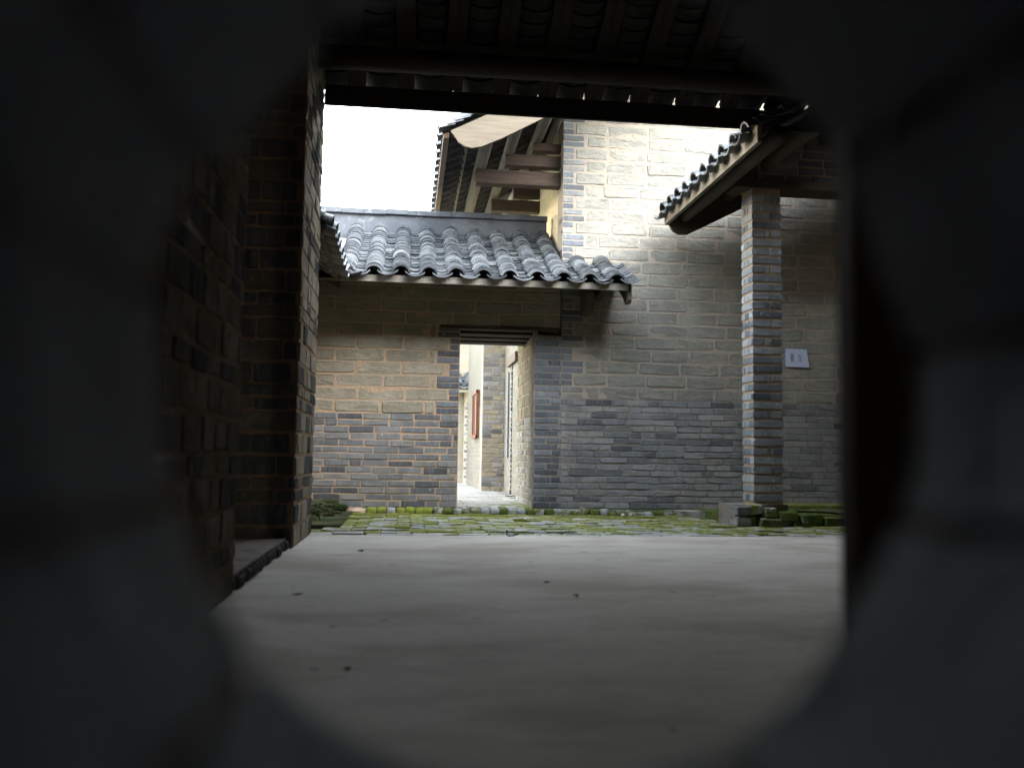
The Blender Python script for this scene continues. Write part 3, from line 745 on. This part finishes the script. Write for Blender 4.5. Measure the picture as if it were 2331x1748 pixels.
# ------------------------------------------------------------------ wall with the round peep opening right before the camera
pw = thing('peephole_wall', 'very near dark brick wall with the round opening the courtyard is seen through', 'wall', (.06, .3, 0))
HX, HZ = .0585, .6628
Y0, Y1 = .165, .42
N = 48
RIM = [(-4.3, .1976), (8.5, .1968), (17.7, .189), (28.6, .1939), (43.4, .202), (59.5, .2083), (76.4, .2085), (97.7, .2052), (116.5, .202), (126.8, .1863), (140.2, .1777), (153.6, .1863), (167.4, .1819), (180.8, .1776), (205.4, .1783), (217.3, .1805), (227, .184), (250.1, .189), (270.7, .1949), (289, .1997), (312.6, .2011), (322.7, .1937), (333, .1938), (344.3, .199), (355.7, .1976), (368.5, .1968)]
def rim(a):
    d = math.degrees(a) % 360
    for (p, u), (q, v) in zip(RIM, RIM[1:]):
        if p <= d <= q: return u+(v-u)*(d-p)/(q-p)
    return .19
bm = bmesh.new()
def rect_pt(a):
    dx, dz = math.cos(a), math.sin(a); t = 1e9
    if dx > 1e-6: t = min(t, (5.59-HX)/dx)
    if dx < -1e-6: t = min(t, (-1.6-HX)/dx)
    if dz > 1e-6: t = min(t, (5.2-HZ)/dz)
    if dz < -1e-6: t = min(t, (0-HZ)/dz)
    return HX+dx*t, HZ+dz*t
angs = sorted([2*PI*k/N for k in range(N)] + [math.atan2(z-HZ, x-HX) % (2*PI) for x in (5.59, -1.6) for z in (5.2, 0)])
ring = []
for a in angs:
    ci_, si_ = math.cos(a), math.sin(a); ex, ez = rect_pt(a)
    ring.append([bm.verts.new((p[0]-.06, p[1]-.3, p[2])) for p in ((HX+ci_*(rim(a)+.0015), Y0+.004, HZ+si_*(rim(a)+.0015)), (HX+ci_*(rim(a)+.0015), Y1-.004, HZ+si_*(rim(a)+.0015)), (ex, Y0+.004, ez), (ex, Y1-.008, ez))])
n = len(ring)
for i in range(n):
    a, c_ = ring[i], ring[(i+1) % n]
    bm.faces.new((a[0], c_[0], c_[1], a[1])); bm.faces.new((a[1], c_[1], c_[3], a[3])); bm.faces.new((a[0], a[2], c_[2], c_[0])); bm.faces.new((a[2], a[3], c_[3], c_[2]))
link('wall_core', mesh('wall_core', bm), pw, (.06, .3, 0), mat='ring_mortar')
ringb = [R(x) for x in (5.3, 36, 64, 93, 121.6, 148.9, 169.4, 200, 226.5, 258, 297, 340)]
for i, a0 in enumerate(ringb):
    a1 = ringb[(i+1) % 12] + (2*PI if i == 11 else 0); g = .022
    ra = random.uniform(-.0065, -.003)
    bm = bmesh.new(); A = []
    m = 7
    for yy in (Y0, Y1+random.uniform(-.006, .008)):
        for far in (0, .13):
            A.append([bm.verts.new((math.cos(t)*(rim(t)+ra+far), yy, math.sin(t)*(rim(t)+ra+far))) for t in [a0+g+(a1-a0-2*g)*k/(m-1) for k in range(m)]])
    i0, o0, i1, o1 = A
    for k in range(m-1):
        for q in ((i0[k], i0[k+1], i1[k+1], i1[k]), (o0[k+1], o0[k], o1[k], o1[k+1]), (i1[k], i1[k+1], o1[k+1], o1[k]), (i0[k+1], i0[k], o0[k], o0[k+1])): bm.faces.new(q)
    for k in (0, m-1): bm.faces.new((i0[k], i1[k], o1[k], o0[k]))
    bmesh.ops.bevel(bm, geom=[e for e in bm.edges if e.calc_face_angle(0) > .8], offset=.005, segments=2, affect='EDGES')
    link('brick', mesh('ring_brick', bm, False), pw, (HX, 0, HZ), None, None, 'ring_brick')
# the dark room behind that wall
for nm, a in (('room_wall', (-1.6, -1.5, -2.5, .16, 0, 2.6)), ('room_wall', (1.7, 1.8, -2.5, .16, 0, 2.6)), ('room_wall', (-1.6, 1.8, -2.6, -2.5, 0, 2.6)), ('room_ceiling', (-1.6, 1.8, -2.6, .16, 2.6, 2.7))):
    structure(box(nm, None, 'mortar_pink', *a))

# ------------------------------------------------------------------ passage beyond the doorway
pf = structure(link('passage_floor', None, None, (1, 13, 0)))
structure(box('floor_bed', pf, 'passage_tile', -1.2, 2.2, 10.03, 22, -.1, .036))
PT = []
for _ in range(4):
    bm = bmesh.new(); box_bm(bm, -.142, .142, -.142, .142, 0, .016, .004); PT.append(mesh('paving_tile', bm))
for iy in range(22):
    for ix in range(8):
        x, y = -.35+ix*.292+(iy % 2)*.146, 10.2+iy*.292
        if x < 1.5: link('paving_tile', random.choice(PT), pf, (x, y, .037+random.uniform(-.003, .003)), (random.gauss(0, .004), random.gauss(0, .004), random.gauss(0, .006)), None, 'passage_tile' if not (y < 11.4 and x > .9 and random.random() < .6) else 'paving')
ph = thing('passage_house', 'bright plastered house along the passage seen through the doorway', 'house', (1.3, 15, 0))
box('plaster_wall', ph, 'plaster_brick', 1.20, 1.6, 14.92, 18.3, 0, 1.45)
box('plaster_wall', ph, 'plaster_pass', 1.203, 1.6, 14.92, 18.3, 1.45, 4.8)
pp = box('corner_pier', ph, 'mortar_gable', 1.198, 1.70, 14.68, 14.915, 0, 4.6)
FPP = (0, 14.672, 0); z = .05; ci = 0
while z < 3.3:
    course('brick', pp, 'brick', 'brick', FPP, 1.20, 1.56, z, .062, .27 if ci % 3 else .15, .016, phase=(ci % 2)*.4, mats=['brick', 'brick_soft', 'adobe'] if z > .9 else ['brick_soft', 'adobe']); z += .078; ci += 1
win = box('window', ph, 'window_wood', 1.17, 1.199, 15.25, 16.25, .92, 1.74, .004)
for y0, y1, z0, z1 in ((15.25, 15.31, .92, 1.74), (16.19, 16.25, .92, 1.74), (15.25, 16.25, 1.68, 1.74), (15.25, 16.25, .92, .98)):
    box('frame', win, 'window_wood', 1.14, 1.169, y0, y1, z0, z1, .003)
box('pane', win, 'pane', 1.158, 1.1695, 15.315, 15.72, .985, 1.675)
box('mullion', win, 'window_wood', 1.145, 1.1685, 15.725, 15.775, .985, 1.675)
pl2 = box('side_wall', ph, 'plaster_brick', 1.565, 1.9, 12.9, 14.67, 0, 4.2)
FP2 = (0, 13.55, 0)
jm = box('door_jamb', ph, 'mortar_gable', 1.558, 1.72, 13.56, 13.70, 0, 2.0)
z = .05; ci = 0
while z < 1.95:
    course('brick', jm, 'brick_soft', 'brick', FP2, 1.535, 1.70, z, .062, .2, .014, phase=(ci % 2)*.5, mats=['brick_soft', 'brick_quoin']); z += .078; ci += 1
box('door_lintel', ph, 'wood_red', 1.515, 1.75, 12.9, 13.95, 2.0, 2.14, .004)
box('slit_window', ph, 'brick_quoin', 1.54, 1.566, 13.98, 14.2, .6, 1.93, .003)
fh = thing('far_house', 'shaded far house with a grey tile eave at the end of the passage', 'house', (.3, 19.3, 0))
box('wall', fh, 'far_wall', -2.5, 1.40, 19.0, 19.35, 0, 3.0)
q = box('corner_quoin', fh, 'mortar_gable', 1.17, 1.31, 18.93, 18.995, 0, 2.3)
z = .05; ci = 0
while z < 1.7:
    course('brick', q, 'brick_quoin', 'brick', (0, 18.925, 0), 1.18 if ci % 2 else 1.21, 1.30, z, .06, .2, .01); z += .09; ci += 1
froof = link('roof', None, fh, (.3, 19.3, 2.2))
poly_prism('roof_deck', froof, 'wood_dark', [(18.6, 2.02), (20.4, 2.98), (20.4, 2.94), (18.6, 1.98)], 'x', -2.5, 1.40)
for x in (1.25, 1.0, .75):
    tile_column(froof, (x, 18.5, 2.05), .54, 0, 22, .075, 'cover_tile'); tile_column(froof, (x-.125, 18.47, 2.03), .54, 0, 22, .075, 'pan_tile')
box('fascia_board', froof, 'wood_x', -2.5, 1.40, 18.6, 18.64, 1.92, 2.0)

# ------------------------------------------------------------------ small things
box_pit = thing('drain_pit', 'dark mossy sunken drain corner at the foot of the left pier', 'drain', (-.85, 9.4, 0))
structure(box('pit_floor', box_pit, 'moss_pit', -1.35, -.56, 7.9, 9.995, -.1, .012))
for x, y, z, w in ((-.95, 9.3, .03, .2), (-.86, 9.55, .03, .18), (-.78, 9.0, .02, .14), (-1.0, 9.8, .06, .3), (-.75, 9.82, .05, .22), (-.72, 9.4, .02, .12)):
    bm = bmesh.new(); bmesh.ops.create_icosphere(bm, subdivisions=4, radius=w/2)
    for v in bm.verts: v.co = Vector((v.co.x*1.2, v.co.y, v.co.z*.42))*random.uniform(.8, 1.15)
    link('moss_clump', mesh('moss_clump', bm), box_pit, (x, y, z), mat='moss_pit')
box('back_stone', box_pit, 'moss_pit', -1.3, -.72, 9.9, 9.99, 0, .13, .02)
bm = bmesh.new()
def blade(bm, base, az, L, w, bend):
    pts = []
    for k in range(6):
        t = k/5; r_ = bend*L*t*t; zz = L*t*(1-.35*bend*t)
        c_ = base + Vector((math.cos(az)*r_, math.sin(az)*r_, zz)); s_ = Vector((-math.sin(az), math.cos(az), 0))*w*(1-t**2)*.5
        pts.append((bm.verts.new(c_-s_), bm.verts.new(c_+s_)))
    for a, b2 in zip(pts, pts[1:]): bm.faces.new((a[0], a[1], b2[1], b2[0]))
for k in range(9): blade(bm, Vector((random.uniform(-.05, .05), random.uniform(-.12, .12), 0)), random.uniform(0, 6.28), random.uniform(.05, .12), .009, random.uniform(.4, 1.1))
thing('weed', 'tuft of green grass blades at the foot of the left pier', 'plant', (-.80, 8.45, .01), data=mesh('weed', bm), mat='leaf')
bm = bmesh.new(); bmesh.ops.create_icosphere(bm, subdivisions=3, radius=1)
for v in bm.verts: v.co = Vector((v.co.x*.105, v.co.y*.11, max(v.co.z, -.2)*.042))*random.uniform(.85, 1.15)
thing('mortar_lump', 'pinkish lump of old mortar at the left end of the mossy kerb', 'rubble', (-.52, 9.76, .01), data=mesh('mortar_lump', bm, True), mat='pink')
for x, y, s, lab in ((2.29, 9.45, .022, 'larger pale pebble on the mossy paving below the kerb'), (2.37, 9.43, .016, 'small pale pebble to the right of the larger one by the kerb')):
    bm = bmesh.new(); bmesh.ops.create_icosphere(bm, subdivisions=2, radius=s)
    for v in bm.verts: v.co *= random.uniform(.75, 1.15)
    thing('pebble', lab, 'pebble', (x, y, .012), data=mesh('pebble', bm, True), mat='pale_stone', group='pale pebbles by the kerb')
bm = bmesh.new()
for k in range(1): pass
prev = None
tw = [(-.02, 0, .05), (-.022, 0, .02), (-.01, 0, .006), (.02, .01, .006), (.05, .0, .014), (.075, .01, .02)]
for a, b2 in zip(tw, tw[1:]):
    a, b2 = Vector(a), Vector(b2); q = (b2-a).to_track_quat('Z', 'Y'); rg = []
    for p in (a, b2): rg.append([bm.verts.new(p + q @ Vector((math.cos(t)*.005, math.sin(t)*.005, 0))) for t in [k*PI/3 for k in range(6)]])
    for k in range(6): bm.faces.new((rg[0][k], rg[0][(k+1) % 6], rg[1][(k+1) % 6], rg[1][k]))
thing('twig', 'small curled dark twig on the concrete edge', 'twig', (.80, 7.0, .002), data=mesh('twig', bm), mat='twig')
bm = bmesh.new(); bmesh.ops.create_icosphere(bm, subdivisions=2, radius=.012)
for v in bm.verts: v.co.z *= .4
thing('pebble', 'single pale chip lying on the dark near floor', 'pebble', (-.16, 2.72, .003), data=mesh('chip', bm, True), mat='pale_stone')
for x, y, lab in ((.76, 4.02, 'dark curled dead leaf on the bare middle of the concrete, nearest of the leaves'), (-.46, 4.08, 'dark dead leaf on the concrete beside the brick edged threshold'),
                  (-.28, 5.87, 'small dead leaf on the concrete near the foot of the far left pier'), (.70, 4.45, 'small dead leaf just beyond the nearest leaf on the concrete')):
    bm = bmesh.new(); n = 9; c0 = bm.verts.new((0, 0, .012)); rg = []
    for i in range(n):
        t = 2*PI*i/n; rg.append(bm.verts.new((math.cos(t)*.026*random.uniform(.7, 1.2), math.sin(t)*.013*random.uniform(.7, 1.2), random.uniform(.001, .014))))
    for i in range(n): bm.faces.new((c0, rg[i], rg[(i+1) % n]))
    thing('dead_leaf', lab, 'leaf', (x, y, .002), 'dead leaves on the concrete', mesh('dead_leaf', bm), 'twig', (0, 0, random.uniform(0, 6)))
print('OBJECTS', len(bpy.data.objects))
